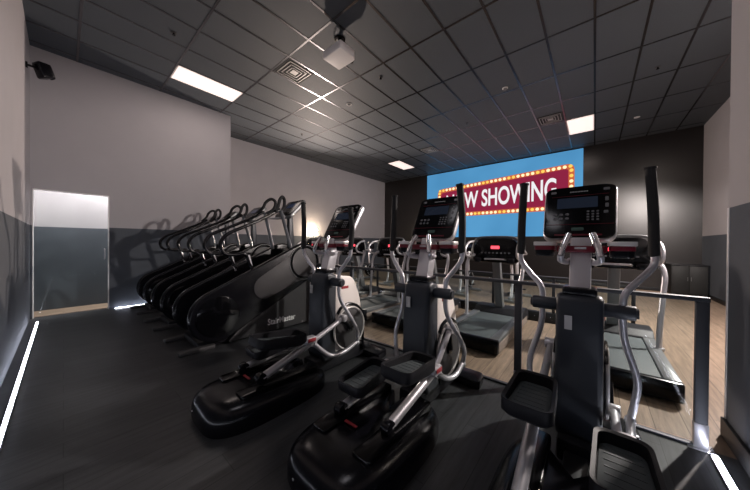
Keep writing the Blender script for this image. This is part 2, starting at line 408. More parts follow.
# projector
pr = empty('projector', (-3.22, 2.90, CZ), R(0), 'white projector hanging from the ceiling on dark mounting arms', 'projector')
PZ = -0.20
a = MB(); a.prism(rpoly([(-0.21, -0.18), (0.21, -0.18), (0.21, 0.13), (0.16, 0.18), (-0.21, 0.18)], 0.02), PZ - 0.13, PZ, 'Z', 0.015); a.build('body', 'white', pr)
a = MB(); a.cyl((0.08, 0.16, PZ - 0.07), (0.08, 0.21, PZ - 0.07), 0.05, bev=0.004); a.build('lens', 'gloss', pr)
for k in range(6): MB().span((-0.216, -0.13 + k * 0.042, PZ - 0.11), (-0.207, -0.11 + k * 0.042, PZ - 0.04)).build('vent_slot', 'black', pr)
for sx in (-0.16, 0.16):
    for sy in (-0.13, 0.13): MB().tube([(sx, sy, PZ - 0.002), (sx * 0.8, sy * 0.8, PZ + 0.03), (sx * 0.25, sy * 0.25, PZ + 0.07)], 0.014, seg=8).build('mount_arm', 'black', pr)
MB().box((0, 0, PZ + 0.075), (0.12, 0.12, 0.03), 0.005).build('mount_plate', 'black', pr)
a = MB(); a.cyl((0, 0, PZ + 0.09), (0, 0, -0.01), 0.03); a.cyl((0, 0, -0.012), (0, 0, 0), 0.09, bev=0.003); a.build('mount_pole', 'black', pr)
a = MB(); a.tube([(-0.18, 0.05, PZ - 0.01), (-0.26, 0.06, PZ + 0.05), (-0.22, 0.12, PZ + 0.12), (-0.18, 0.14, -0.003)], 0.009, seg=6); a.build('cable', 'black', pr)

# wall speaker
sp = empty('wall_speaker', (-6.62, YL, 4.02), 0, 'black loudspeaker bracketed high on the left foreground wall', 'speaker')
mt = Matrix.Translation((0, 0.17, -0.02)) @ Matrix.Rotation(R(25), 4, 'Z') @ Matrix.Rotation(R(18), 4, 'X') @ Matrix.Scale(0.8, 4)
a = MB(); a.prism(rpoly([(-0.15, -0.09), (0.15, -0.09), (0.12, 0.09), (-0.12, 0.09)], 0.05), -0.10, 0.10, 'Z', 0.02, mtx=mt @ Matrix.Rotation(R(90), 4, 'Y')); a.build('cabinet', 'black', sp)
a = MB(); a.prism(rrect(0, 0, 0.26, 0.17, 0.05), 0.088, 0.098, 'Y', 0.003, mtx=mt @ Matrix.Rotation(R(90), 4, 'Y')); a.build('grille', 'blackm', sp)
a = MB(); a.cyl((0, 0, 0), (0, 0.02, 0), 0.045); a.cyl((0, 0.02, 0), (0, 0.14, -0.01), 0.016); a.build('bracket', 'black', sp)

# ------------------------------------------------------------------ projected picture
ps = empty('projected_sign', (-3.28, YB, 3.15), 0, 'large blue projected picture with a red NOW SHOWING marquee on the back wall', 'projected picture')
SW, SH = 5.92, 2.98
a = MB(); a.span((-SW / 2, -0.012, -SH / 2), (SW / 2, -0.002, SH / 2)); a.build('picture', 's_blue', ps)
# the marquee is a little taller at its right end; (u, v) in -1..1 maps onto it
def mq(u, v):
    x = 0.17 + 2.56 * u
    lo, hi = -0.57, 0.73 + (u + 1) / 2 * 0.31
    return (x, (lo + hi) / 2 + v * (hi - lo) / 2)
def mpoly(mx, mz, r):
    pts = [mq(-1, -1), mq(1, -1), mq(1, 1), mq(-1, 1)]
    pts = [(x - mx * (1 if i in (1, 2) else -1), z - mz * (1 if i in (2, 3) else -1)) for i, (x, z) in enumerate(pts)]
    return rpoly(pts, r)
MB().prism(mpoly(0, 0, 0.25), -0.018, -0.013, 'Y').build('marquee_frame', 's_edge', ps)
MB().prism(mpoly(0.17, 0.17, 0.12), -0.022, -0.018, 'Y').build('marquee_panel', 's_red', ps)
def bulb(u, v, k):
    x, z = mq(u, v)
    rr = 0.058
    MB().prism([(x + rr * math.cos(q * PI / 6), z + rr * math.sin(q * PI / 6)) for q in range(12)], -0.028, -0.022, 'Y').build('marquee_bulb', 's_yel' if (k // 2) % 3 == 0 else 's_bulb', ps)
for i in range(31):
    u = -0.955 + 1.91 * i / 30
    bulb(u, 0.885, i); bulb(u, -0.885, i + 2)
for i in range(7):
    v = -0.70 + 1.4 * i / 6
    bulb(-0.966, v, i); bulb(0.966, v, i + 1)
lt = text_mesh('NOW SHOWING', 1.22, 'lettering', 's_white', ps, Matrix.Rotation(PI / 2, 4, 'X'), 0.002, 0.026, 0.5)
xs_ = [v.co.x for v in lt.data.vertices]; zs_ = [v.co.z for v in lt.data.vertices]
x0_, x1_, z0_, z1_ = min(xs_), max(xs_), min(zs_), max(zs_)
for v in lt.data.vertices:
    u = -0.83 + 1.63 * (v.co.x - x0_) / (x1_ - x0_); q = -0.50 + 1.0 * (v.co.z - z0_) / (z1_ - z0_)
    X_, Z_ = mq(u, q); v.co.x = X_; v.co.z = Z_; v.co.y -= 0.03

# ------------------------------------------------------------------ back cabinet
cb = empty('low_cabinet', (1.93, 10.95, 0), 0, 'low black double-door cabinet in the far right corner', 'cabinet')
a = MB(); a.span((-0.32, -0.30, 0.06), (0.32, 0.36, 0.82), 0.008); a.span((-0.29, -0.26, 0), (0.29, 0.32, 0.06)); a.build('body', 'cabinet', cb)
for s_ in (0, 1):
    a = MB(); a.span((-0.31 + s_ * 0.312, -0.322, 0.09), (-0.003 + s_ * 0.312, -0.302, 0.80), 0.005); dd = a.build('door', 'cabinet', cb)
    a = MB(); a.cyl((-0.03 + s_ * 0.06, -0.335, 0.42), (-0.03 + s_ * 0.06, -0.335, 0.52), 0.006, seg=8); a.build('handle', 'rail', dd)
a = MB(); a.span((-0.335, -0.33, 0.82), (0.335, 0.37, 0.845), 0.006); a.build('top', 'blackm', cb)

# ------------------------------------------------------------------ glass railings
def railing(name, y, posts, x0, x1, ztop, zbase, label, pw=0.06, base=False, near=False):
    r = empty(name, (0, y, 0), 0, label, 'glass railing')
    a = MB(); a.span((x0, -0.03, ztop - 0.03), (x1, 0.03, ztop), 0.004); a.build('top_rail', 'post', r)
    if base: a = MB(); a.span((x0, -0.06, 0), (x1, 0.06, zbase), 0.006); a.build('kerb', 'skirt', r)
    else:
        a = MB(); a.span((x0, -0.02, 0), (x1, 0.02, 0.018), 0.003); a.build('floor_channel', 'post', r)
    for i, x in enumerate(posts):
        a = MB(); a.span((x - pw / 2, -0.02, zbase if base else 0.0), (x + pw / 2, 0.02, ztop - 0.028), 0.004); p = a.build('post', 'post', r)
        if near:
            a = MB(); a.span((x - pw / 2 - 0.003, -0.024, 0.004), (x + pw / 2 + 0.003, 0.024, 0.17), 0.004); a.span((x - 0.06, -0.045, 0), (x + 0.06, 0.045, 0.008), 0.002)
            for sx in (-0.048, 0.048): a.cyl((x + sx, 0.0, 0.006), (x + sx, 0, 0.016), 0.008, seg=8)
            a.build('post_foot', 'postlow', p)
    xs = [x0] + list(posts) + [x1]; xs = sorted(set(xs))
    for u, v in zip(xs, xs[1:]):
        if v - u < 0.12: continue
        a = MB(); a.span((u + pw / 2 + 0.01, -0.005, zbase + 0.02), (v - pw / 2 - 0.01, 0.005, ztop - 0.03)); a.build('glass_pane', 'glass', r)
    return r
railing('glass_railing', GLY, [0.555, -0.54, -1.64, -2.74, -3.5], -3.55, 0.585, 1.01, 0.018, 'glass railing with dark posts directly behind the three front elliptical trainers', near=True)
railing('glass_railing', 5.42, [0.45 - 0.98 * k for k in range(0, 7)], -5.45, 0.475, 0.80, 0.17, 'low glass railing on a black kerb behind the treadmills', pw=0.045, base=True)

# ------------------------------------------------------------------ elliptical trainer
def elliptical(x, y, label, right, left, ff=0.82, dx=0.0):
    """right/left: dict(grip=y shift of grip, ped=(y0,y1,z), joint=(y,z), rear=(y,z), low=(y,z), hub=(y,z))"""
    r = empty('elliptical_trainer', (x, y, 0), 0, label, 'elliptical trainer', 'elliptical trainers in the front row')
    # base frame: rear spine, front foot
    a = MB(); a.span((-0.06, -0.95, 0.03), (0.06, ff - 0.05, 0.11), 0.012)
    a.span((-0.10, -0.1, 0.03), (0.10, ff - 0.2, 0.17), 0.02)
    a.build('base_frame', 'blackm', r)
    a = MB(); a.prism(rpoly([(-0.33, ff - 0.22), (0.33, ff - 0.22), (0.30, ff), (-0.30, ff)], 0.06), 0.0, 0.085, 'Z', 0.02); a.build('front_foot', 'black', r)
    # rear cover: wide rounded low shell, D-shaped in plan, tapering forward in two lobes
    def plan(sc, z, n=64):
        out = []
        for k in range(n):
            t = 2 * PI * k / n; cx, cy = math.cos(t), math.sin(t)
            px = abs(cx) ** 0.55 * (1 if cx > 0 else -1) * 0.335 * sc
            py = abs(cy) ** 0.62 * (1 if cy > 0 else -1) * 0.52 * sc - 0.56
            if cy > 0: py -= 0.30 * max(0, 1 - abs(px) / 0.16) ** 0.7 * cy * sc
            slope = 0.80 + 0.20 * max(0.0, min(1.0, (-(py + 0.1)) / 0.9))
            out.append((px, py, z * slope))
        return out
    a = MB(); a.rings([plan(0.99, 0.0), plan(1.0, 0.02), plan(1.0, 0.09), plan(0.97, 0.14), plan(0.90, 0.172), plan(0.76, 0.195), plan(0.5, 0.207)])
    sh = a.build('rear_cover', 'black', r, sharp=60)
    for s_ in (-1, 1):
        a = MB(); a.prism(rpoly([(s_ * 0.11, -0.86), (s_ * 0.24, -0.86), (s_ * 0.235, -0.16), (s_ * 0.115, -0.16)][::s_], 0.03), 0.15, 0.212, 'Z', 0.01); a.build('roller_track', 'gloss', sh)
    a = MB(); a.tube([(-0.31, -0.86, 0.08), (-0.24, -1.0, 0.08), (-0.1, -1.078, 0.08)], 0.006, seg=6); a.build('trim_line', 'print', sh)
    a = MB(); a.box((-0.05, -0.70, 0.207), (0.10, 0.018, 0.006)); a.build('badge', 'redlabel', sh)
    # column shroud
    prof = rpoly([(0.0, 0.13), (-0.045, 0.20), (-0.03, 0.85), (0.0, 1.02), (0.06, 1.045), (0.20, 1.0), (0.22, 0.13)], [0.02, 0.08, 0.2, 0.06, 0.03, 0.05, 0.01])
    a = MB(); a.prism(prof, -0.118, 0.118, 'X', 0.03, 4); cs = a.build('column_shroud', 'navy', r)
    a = MB(); a.box((-0.05, -0.042, 0.87), (0.038, 0.006, 0.085)); a.build('caution_label', 'print', cs)
    # side plates and flywheel discs
    for s_ in (-1, 1):
        poly = rpoly([(0.14, 1.01), (0.40, 0.98), (0.52, 0.72), (0.56, 0.45), (0.42, 0.20), (0.14, 0.20)], [0.02, 0.08, 0.1, 0.1, 0.1, 0.02])
        a = MB(); a.prism(poly, s_ * 0.075, s_ * 0.122, 'X', 0.012); sd = a.build('side_plate', 'plate', r)
        a = MB(); a.cyl((s_ * 0.10, 0.33, 0.42), (s_ * 0.142, 0.33, 0.42), 0.218, seg=48, bev=0.006); dk = a.build('flywheel_disc', 'grey', r)
        a = MB(); a.torus((s_ * 0.142, 0.33, 0.42), 0.224, 0.0105, 'X'); a.build('rim', 'pale_rim', dk)
        a = MB(); a.tube([(s_ * 0.13, 0.16, 0.60), (s_ * 0.13, 0.22, 0.66), (s_ * 0.13, 0.35, 0.68), (s_ * 0.13, 0.50, 0.60), (s_ * 0.12, 0.56, 0.42), (s_ * 0.12, 0.57, 0.10)], 0.016, seg=8, squash=(1, 1)); a.build('disc_guard', 'black', r)
        a = MB(); a.box((s_ * 0.126, 0.27, 0.87), (0.006, 0.10, 0.028), 0.002); a.build('side_badge', 'redlabel', sd)
    # mast and collar
    a = MB(); a.prism([(0.05, 1.0), (0.17, 1.0), (0.26, 1.36), (0.17, 1.40)], -0.056, 0.056, 'X', 0.012); a.build('mast', 'silver', r)
    a = MB(); a.box((0, 0.105, 1.055), (0.175, 0.16, 0.05), 0.012); a.build('mast_collar', 'black', r)
    # pivot sleeves and moving handles
    for s_, q in ((1, right), (-1, left)):
        a = MB(); a.cyl((s_ * 0.10, 0.10, 0.95), (s_ * 0.262, 0.10, 0.95), 0.043, bev=0.008); a.cyl((s_ * 0.262, 0.10, 0.95), (s_ * 0.272, 0.10, 0.95), 0.03); a.build('pivot_sleeve', 'navy', r)
        gs = q['grip']; ly, lz = q['low']
        path = [(s_ * 0.245, ly, lz), (s_ * 0.262, ly - 0.01, lz + 0.12), (s_ * 0.27, 0.10 + (ly - 0.1) * 0.55, 0.56), (s_ * 0.215, 0.12, 0.78), (s_ * 0.205, 0.11, 0.95), (s_ * 0.215, 0.11, 1.06), (s_ * 0.28, 0.11 + gs * 0.35, 1.14), (s_ * 0.345, 0.11 + gs * 0.6, 1.23), (s_ * 0.352, 0.11 + gs * 0.75, 1.32)]
        a = MB(); a.tube(path, 0.0185, seg=14, smooth=8); hd = a.build('moving_handle', 'silver', r)
        g0 = Vector((s_ * 0.350, 0.11 + gs * 0.72, 1.29)); g1 = Vector((s_ * 0.335, 0.11 + gs, q.get('top', 1.79)))
        a = MB(); a.tube([g0, g0.lerp(g1, 0.05), g0.lerp(g1, 0.5) + Vector((s_ * 0.006, 0.012, 0)), g0.lerp(g1, 0.97), g1], [0.024, 0.027, 0.0265, 0.026, 0.026], seg=14)
        d_ = (g1 - g0).normalized(); a.cyl(g1, g1 + d_ * 0.014, 0.031, seg=16, bev=0.003); a.build('grip', 'rubber', hd)
        # linkage
        jy, jz = q['joint']; ry, rz = q['rear']; hy, hz = q['hub']
        X0 = s_ * 0.175
        a = MB(); a.tube([(X0, ry, rz), (X0, jy, jz)], 0.031, seg=14, smooth=0); ar = a.build('pedal_arm', 'silver', r)
        a = MB(); a.cyl((X0 - 0.03, ry - 0.01, rz), (X0 + 0.03, ry - 0.01, rz), 0.042, bev=0.006); a.build('roller', 'black', ar)
        a = MB(); a.tube([(X0, jy, jz), (X0, hy, hz)], 0.023, seg=12, smooth=0); a.cyl((X0 - 0.04, hy, hz), (X0 + 0.03, hy, hz), 0.038, bev=0.005); a.cyl((X0 - 0.035, jy, jz), (X0 + 0.035, jy, jz), 0.04, bev=0.006); a.build('coupler', 'silver', r)
        a = MB(); a.cyl((s_ * 0.142, 0.33, 0.42), (s_ * 0.16, 0.33, 0.42), 0.04)
        a.tube([(s_ * 0.155, 0.33, 0.42), (s_ * 0.155, hy, hz)], 0.022, seg=10, smooth=0); a.build('crank', 'black', r)
        a = MB(); a.tube([(X0 + s_ * 0.03, jy, jz - 0.01), (X0 + s_ * 0.05, (jy * 2 + ly) / 3, min(jz, lz) - 0.03), (s_ * 0.24, (jy + 2 * ly) / 3, lz - 0.045), (s_ * 0.245, ly, lz + 0.01)], 0.021, seg=12); a.sphere((s_ * 0.245, ly, lz), 0.028); a.build('link_arm', 'silver', r)
        # footplate: tray with raised rim, a grey tread inside
        y0, y1, pz, tilt = q['ped']
        cy = (y0 + y1) / 2; L = y1 - y0
        mtx = Matrix.Translation((s_ * 0.175, cy, pz)) @ Matrix.Rotation(tilt, 4, 'X')
        out = rpoly([(-0.115, -L / 2), (0.115, -L / 2), (0.10, L / 2), (-0.10, L / 2)], 0.06)
        inn = rpoly([(-0.097, -L / 2 + 0.018), (0.097, -L / 2 + 0.018), (0.083, L / 2 - 0.018), (-0.083, L / 2 - 0.018)], 0.05)
        a = MB()
        def rg(pl, z, sc=1.0): return [mtx @ Vector((p[0] * sc, p[1] * sc, z + (0.02 if p[1] > 0 else 0.0) * (1 if z > 0.02 else 0))) for p in pl]
        a.rings([rg(out, -0.035, 0.86), rg(out, -0.01), rg(out, 0.045), rg(out, 0.052, 0.985), rg(inn, 0.045), rg(inn, 0.006)])
        pd = a.build('pedal', 'blackm', r, sharp=50)
        a = MB(); a.prism(rpoly([(-0.092, -L / 2 + 0.024), (0.092, -L / 2 + 0.024), (0.078, L / 2 - 0.024), (-0.078, L / 2 - 0.024)], 0.045), 0.006, 0.014, 'Z', 0.003, mtx=mtx)
        for k in range(7): a.box(tuple(mtx @ Vector((0, -L / 2 + 0.06 + k * (L - 0.12) / 6, 0.0148))), (0.13, 0.008, 0.003), rot=(tilt, 0, 0))
        a.build('tread', 'belt', pd)
        a = MB(); a.box((X0 + s_ * 0.03, jy - 0.045, jz + 0.04), (0.07, 0.11, 0.06), 0.01); bk = a.build('pedal_bracket', 'silver', r)
        a = MB(); a.box((X0 + s_ * 0.067, jy - 0.045, jz + 0.045), (0.005, 0.085, 0.032), 0.002); a.build('badge', 'redlabel', bk)
        # fixed inner handle (pulse grip)
        a = MB(); a.tube([(s_ * 0.055, 0.20, 1.245), (s_ * 0.072, 0.14, 1.235), (s_ * 0.098, 0.05, 1.25), (s_ * 0.098, 0.03, 1.285)], 0.0185, seg=12)
        hg = a.build('pulse_handle', 'silver', r)
        a = MB(); a.tube([(s_ * 0.098, 0.03, 1.28), (s_ * 0.085, 0.045, 1.34), (s_ * 0.06, 0.09, 1.42)], 0.0195, seg=12); a.build('pulse_sensor', 'chrome', hg)
        # cup holder
        cx = s_ * 0.20
        a = MB(); a.prism(rrect(cx, 0.17, 0.115, 0.12, 0.035), 1.27, 1.345, 'Z', 0.008); ch = a.build('cup_holder', 'black', r)
        a = MB(); a.prism(rrect(cx, 0.17, 0.135, 0.14, 0.04), 1.345, 1.372, 'Z', 0.004); a.build('rim', 'pale_rim', ch)
        a = MB(); a.prism(rrect(cx, 0.17, 0.098, 0.10, 0.03), 1.365, 1.3735, 'Z'); a.build('well', 'gloss', ch)
        a = MB(); a.prism(rrect(cx, 0.17, 0.121, 0.126, 0.036), 1.315, 1.345, 'Z', 0.002); a.build('red_band', 'red', ch)
    a = MB(); a.prism(rpoly([(-0.13, 0.10), (0.13, 0.10), (0.13, 0.26), (-0.13, 0.26)], 0.04), 1.30, 1.345, 'Z', 0.008); rb = a.build('console_tray', 'red', r)
    a = MB(); a.box((0, 0.098, 1.33), (0.06, 0.006, 0.014), 0.002); a.build('white_badge', 'print', rb)
    # console: rounded slab leaning away from the user
    cm = Matrix.Translation((dx, 0.34, 1.59)) @ Matrix.Rotation(R(-30), 4, 'X')
    W, Hh = 0.43, 0.465
    a = MB(); a.prism(rpoly([(-W / 2 + 0.012, -Hh / 2), (W / 2 - 0.012, -Hh / 2), (W / 2, Hh / 2 - 0.02), (W / 2 - 0.06, Hh / 2), (-W / 2 + 0.06, Hh / 2), (-W / 2, Hh / 2 - 0.02)], [0.07, 0.07, 0.05, 0.05, 0.05, 0.05]), 0.0, 0.062, 'Y', 0.02, 3, mtx=cm); co = a.build('console', 'silver', r)
    a = MB(); a.prism(rpoly([(-W / 2 + 0.018, -Hh / 2 + 0.010), (W / 2 - 0.018, -Hh / 2 + 0.010), (W / 2 - 0.008, Hh / 2 - 0.028), (W / 2 - 0.06, Hh / 2 - 0.006), (-W / 2 + 0.06, Hh / 2 - 0.006), (-W / 2 + 0.008, Hh / 2 - 0.028)], [0.06, 0.06, 0.05, 0.05, 0.05, 0.05]), -0.014, 0.01, 'Y', 0.006, mtx=cm); a.build('console_face', 'gloss', co); fc = co
    a = MB(); a.prism(rrect(-0.01, 0.07, 0.235, 0.092, 0.006), -0.017, -0.013, 'Y', mtx=cm); a.build('screen', 'lcd', fc)
    for i in range(3):
        for j in range(2): MB().prism([(-0.135 + i * 0.036 + 0.012 * math.cos(t * PI / 5), -0.03 - j * 0.036 + 0.010 * math.sin(t * PI / 5)) for t in range(10)], -0.017, -0.013, 'Y', mtx=cm).build('key', 'key', fc)
        for j in range(4): MB().prism(rrect(0.055 + i * 0.026, -0.012 - j * 0.023, 0.014, 0.012, 0.003, 2), -0.017, -0.013, 'Y', mtx=cm).build('key', 'key', fc)
    MB().prism(rrect(0.15, -0.02, 0.024, 0.022, 0.006, 2), -0.017, -0.013, 'Y', mtx=cm).build('key', 'key', fc)
    for j in range(2): MB().prism(rrect(0.155, 0.035 + j * 0.055, 0.018, 0.034, 0.005, 2), -0.017, -0.013, 'Y', mtx=cm).build('key', 'key', fc)
    a = MB(); a.prism(rrect(0, -0.158, 0.07, 0.026, 0.012), -0.017, -0.013, 'Y', mtx=cm); a.build('stop_button', mat_green, fc)
    for q, w_, h_ in ((-0.118, 0.38, 0.0024), (0.135, 0.33, 0.002), (-0.205, 0.26, 0.012)): MB().prism(rrect(0, q, w_, h_, 0), -0.0165, -0.013, 'Y', mtx=cm).build('trim_line', 'red', fc)
    for s_ in (-1, 1): MB().prism(rrect(s_ * 0.155, 0.178, 0.034, 0.022, 0.008, 3), -0.0165, -0.013, 'Y', mtx=cm).build('corner_badge', 'key', fc)
    a = MB()
    for i in range(12): a.prism(rrect(-0.05 + i * 0.009, 0.172, 0.0055, 0.008, 0), -0.0165, -0.013, 'Y', mtx=cm)
    a.build('badge', 'print', fc)
    return r
mat_green = mat('green_grey_button', (0.05, 0.10, 0.08), 0.4)
M['pale_rim'] = mat('pale_metal_rim', (0.75, 0.72, 0.70), 0.35, 0.3)
M['mat_green'] = mat_green

elliptical(-0.07, 2.05, 'black and silver elliptical trainer at right, nearest the camera, its console right of the sign',
           dict(grip=0.22, top=1.83, ped=(-0.77, -0.37, 0.40, 0.0), joint=(-0.22, 0.33), rear=(-0.72, 0.26), low=(0.14, 0.30), hub=(0.20, 0.30)),
           dict(grip=0.05, ped=(-0.66, -0.29, 0.54, 0.0), joint=(-0.20, 0.46), rear=(-0.80, 0.24), low=(0.06, 0.26), hub=(0.34, 0.60)), ff=0.60, dx=-0.022)
elliptical(-1.12, 1.87, 'black and silver elliptical trainer, middle of the front three, console over the left sign end',
           dict(grip=-0.05, ped=(-0.58, -0.16, 0.50, R(-8)), joint=(-0.02, 0.36), rear=(-0.60, 0.24), low=(0.38, 0.30), hub=(0.27, 0.62)),
           dict(grip=0.04, ped=(-0.62, -0.22, 0.34, R(4)), joint=(-0.10, 0.30), rear=(-0.66, 0.24), low=(0.10, 0.26), hub=(0.36, 0.24)), ff=0.80)
elliptical(-2.20, 1.70, 'black and silver elliptical trainer at left of the front three, beside the stair climbers',
           dict(grip=0.03, top=1.69, ped=(-0.76, -0.30, 0.52, R(-10)), joint=(-0.20, 0.42), rear=(-0.68, 0.27), low=(0.34, 0.28), hub=(0.20, 0.56)),
           dict(grip=-0.06, ped=(-0.62, -0.22, 0.34, R(4)), joint=(-0.10, 0.30), rear=(-0.66, 0.24), low=(0.12, 0.26), hub=(0.40, 0.26)))

# ------------------------------------------------------------------ stair climber
def climber():
    r = empty('stair_climber', (0, 0, 0), 0, 'x', 'stair climber', 'stair climbers in a row by the left wall')
    c1, r1, c2, r2 = (0.33, 0.40), 0.33, (1.62, 1.03), 0.31
    def arc(c, rr, a0, a1, n): return [(c[0] + rr * math.cos(a0 + (a1 - a0) * k / n), c[1] + rr * math.sin(a0 + (a1 - a0) * k / n)) for k in range(n + 1)]
    sl = math.atan2(c2[1] - c1[1], c2[0] - c1[0])
    for s_ in (-1, 1):
        X0, X1 = s_ * 0.285, s_ * 0.375
        prof = arc(c2, r2, sl + PI / 2 - 0.0, sl - PI / 2, 20) + arc(c1, r1, sl - PI / 2, sl - 3 * PI / 2, 20)
        a = MB(); a.prism(prof[::-1], X0, X1, 'X', 0.03, 4); hs = a.build('side_housing', 'black', r)
        # grey infill panel on the outer face
        inner = arc(c2, r2 - 0.075, sl + PI / 2, sl - PI / 2, 20) + arc((0.95, c1[1] + 0.30), 0.17, sl - PI / 2, sl - 3 * PI / 2, 12)
        a = MB(); a.prism(inner[::-1], X1 - s_ * 0.004, X1 + s_ * 0.006, 'X', 0.002); a.build('infill_panel', 'grey', hs)
        a = MB(); a.torus((X1 + s_ * 0.004, *c2), r2 - 0.055, 0.022, 'X'); a.build('drive_ring', 'gloss', hs)
        a = MB(); a.torus((X1 + s_ * 0.012, *c2), r2 - 0.030, 0.005, 'X', rs=6); a.build('ring_highlight', 'rail', hs)
        a = MB(); a.cyl((X1, *c1), (X1 + s_ * 0.012, *c1), r1 - 0.075, seg=40, bev=0.004); a.build('wheel_cover', 'piano', hs)
        # base side panel
        a = MB(); a.prism(rpoly([(0.45, 0.03), (1.86, 0.03), (1.86, 0.86), (1.70, 0.78), (0.55, 0.14)], [0.02, 0.02, 0.05, 0.05, 0.02]), s_ * 0.30, s_ * 0.365, 'X', 0.006); bp = a.build('base_panel', 'grey', r)
        if s_ == 1:
            text_mesh('StairMaster', 0.125, 'lettering', 'white', bp, Matrix.Translation((0.368, 1.22, 0.165)) @ Matrix.Rotation(PI / 2, 4, 'Z') @ Matrix.Rotation(PI / 2, 4, 'X'), 0.002, 0.002, 0.8)
        # feet at the user end
        a = MB(); a.prism(rpoly([(s_ * 0.33 - 0.045, -0.09), (s_ * 0.33 + 0.045, -0.09), (s_ * 0.33 + 0.045, 0.30), (s_ * 0.33 - 0.045, 0.30)], 0.03), 0.0, 0.05, 'Z', 0.012); a.build('foot', 'grey', r)
        # hand rail with the hook at the user end and the upright loop grip by the console
        X = s_ * 0.30
        a = MB(); a.tube([(X, 0.80, 0.93), (X, 0.74, 1.08), (X, 0.68, 1.19), (X, 0.56, 1.18), (X, 0.42, 1.20), (X, 0.37, 1.33), (X, 0.46, 1.46), (X * 0.97, 0.70, 1.58), (X * 0.9, 1.0, 1.73), (X * 0.86, 1.24, 1.87)], 0.024, seg=12)
        rl = a.build('handrail', 'black', r)
        a = MB(); a.tube([(X * 0.86 - s_ * 0.50 * (d_ - 0.10), 1.20 + 0.80 * (d_ - 0.1), z_) for d_, z_ in ((0.02, 1.83), (0.12, 1.93), (0.17, 2.03), (0.26, 2.09), (0.33, 2.04), (0.30, 1.92), (0.18, 1.84))], 0.025, seg=12); a.build('loop_grip', 'rubber', rl)
        a = MB(); a.tube([(X, 0.80, 0.90), (X, 0.73, 1.17)], 0.022, seg=12, smooth=0); a.build('rail_post', 'silver', r)
        a = MB(); a.tube([(X * 0.95, 1.42, 1.24), (X * 0.9, 1.34, 1.55), (X * 0.86, 1.25, 1.86)], 0.024, seg=12, squash=(1, 1.3)); a.build('front_post', 'rail', r)
    # steps between the housings
    for k in range(5):
        yy, zz = 0.34 + k * 0.235, 0.24 + k * 0.165
        a = MB(); a.span((-0.28, yy, zz), (0.28, yy + 0.235, zz + 0.03), 0.006); st = a.build('step', 'grey', r)
        a = MB(); a.span((-0.275, yy + 0.222, zz + 0.03), (0.275, yy + 0.235, zz + 0.165)); a.build('riser', 'black', st)
    a = MB(); a.prism(rpoly([(1.45, 0.05), (1.90, 0.05), (1.90, 1.16), (1.74, 1.30), (1.50, 1.24), (1.45, 1.05)], 0.05), -0.285, 0.285, 'X', 0.01); a.build('front_cover', 'black', r)
    a = MB(); a.span((-0.29, 0.12, 0.02), (0.29, 1.8, 0.09), 0.01); a.build('base_frame', 'blackm', r)
    # console
    a = MB(); a.prism([(1.55, 1.24), (1.65, 1.24), (1.60, 1.86), (1.53, 1.86)], -0.045, 0.045, 'X', 0.01); a.build('console_mast', 'navy', r)
    cm = Matrix.Translation((0, 1.56, 1.94)) @ Matrix.Rotation(R(-45), 4, 'X')
    a = MB(); a.prism(rrect(0, 0, 0.50, 0.44, 0.06), 0, 0.06, 'Y', 0.015, mtx=cm); co = a.build('console', 'rail', r)
    a = MB(); a.prism(rrect(0, 0, 0.46, 0.40, 0.05), -0.010, 0.004, 'Y', 0.003, mtx=cm); a.build('console_face', 'gloss', co); fc = co
    a = MB(); a.prism(rrect(0, 0.06, 0.20, 0.11, 0.008), -0.013, -0.009, 'Y', mtx=cm); a.build('screen', 'lcdblue', fc)
    for i in range(6):
        for j in range(2): MB().prism(rrect(-0.1 + i * 0.04, -0.05 - j * 0.04, 0.02, 0.018, 0.004, 2), -0.013, -0.009, 'Y', mtx=cm).build('key', 'key', fc)
    a = MB(); a.tube([(-0.26, 1.30, 1.78), (-0.15, 1.36, 1.76), (0.15, 1.36, 1.76), (0.26, 1.30, 1.78)], 0.018, seg=10); a.build('cross_bar', 'silver', r)
    return r
cl = climber()
CLX = [(-4.05, 'black stair climber nearest the elliptical trainers, its lettered side panel in view'),
       (-5.41, 'black stair climber standing in the middle of the three'),
       (-6.77, 'black stair climber farthest left, next to the glass door wall')]
for i, (x, lab) in enumerate(CLX):
    o = cl if i == 0 else copy_tree(cl)
    o.location = (x, 0.95, 0); o['label'] = lab

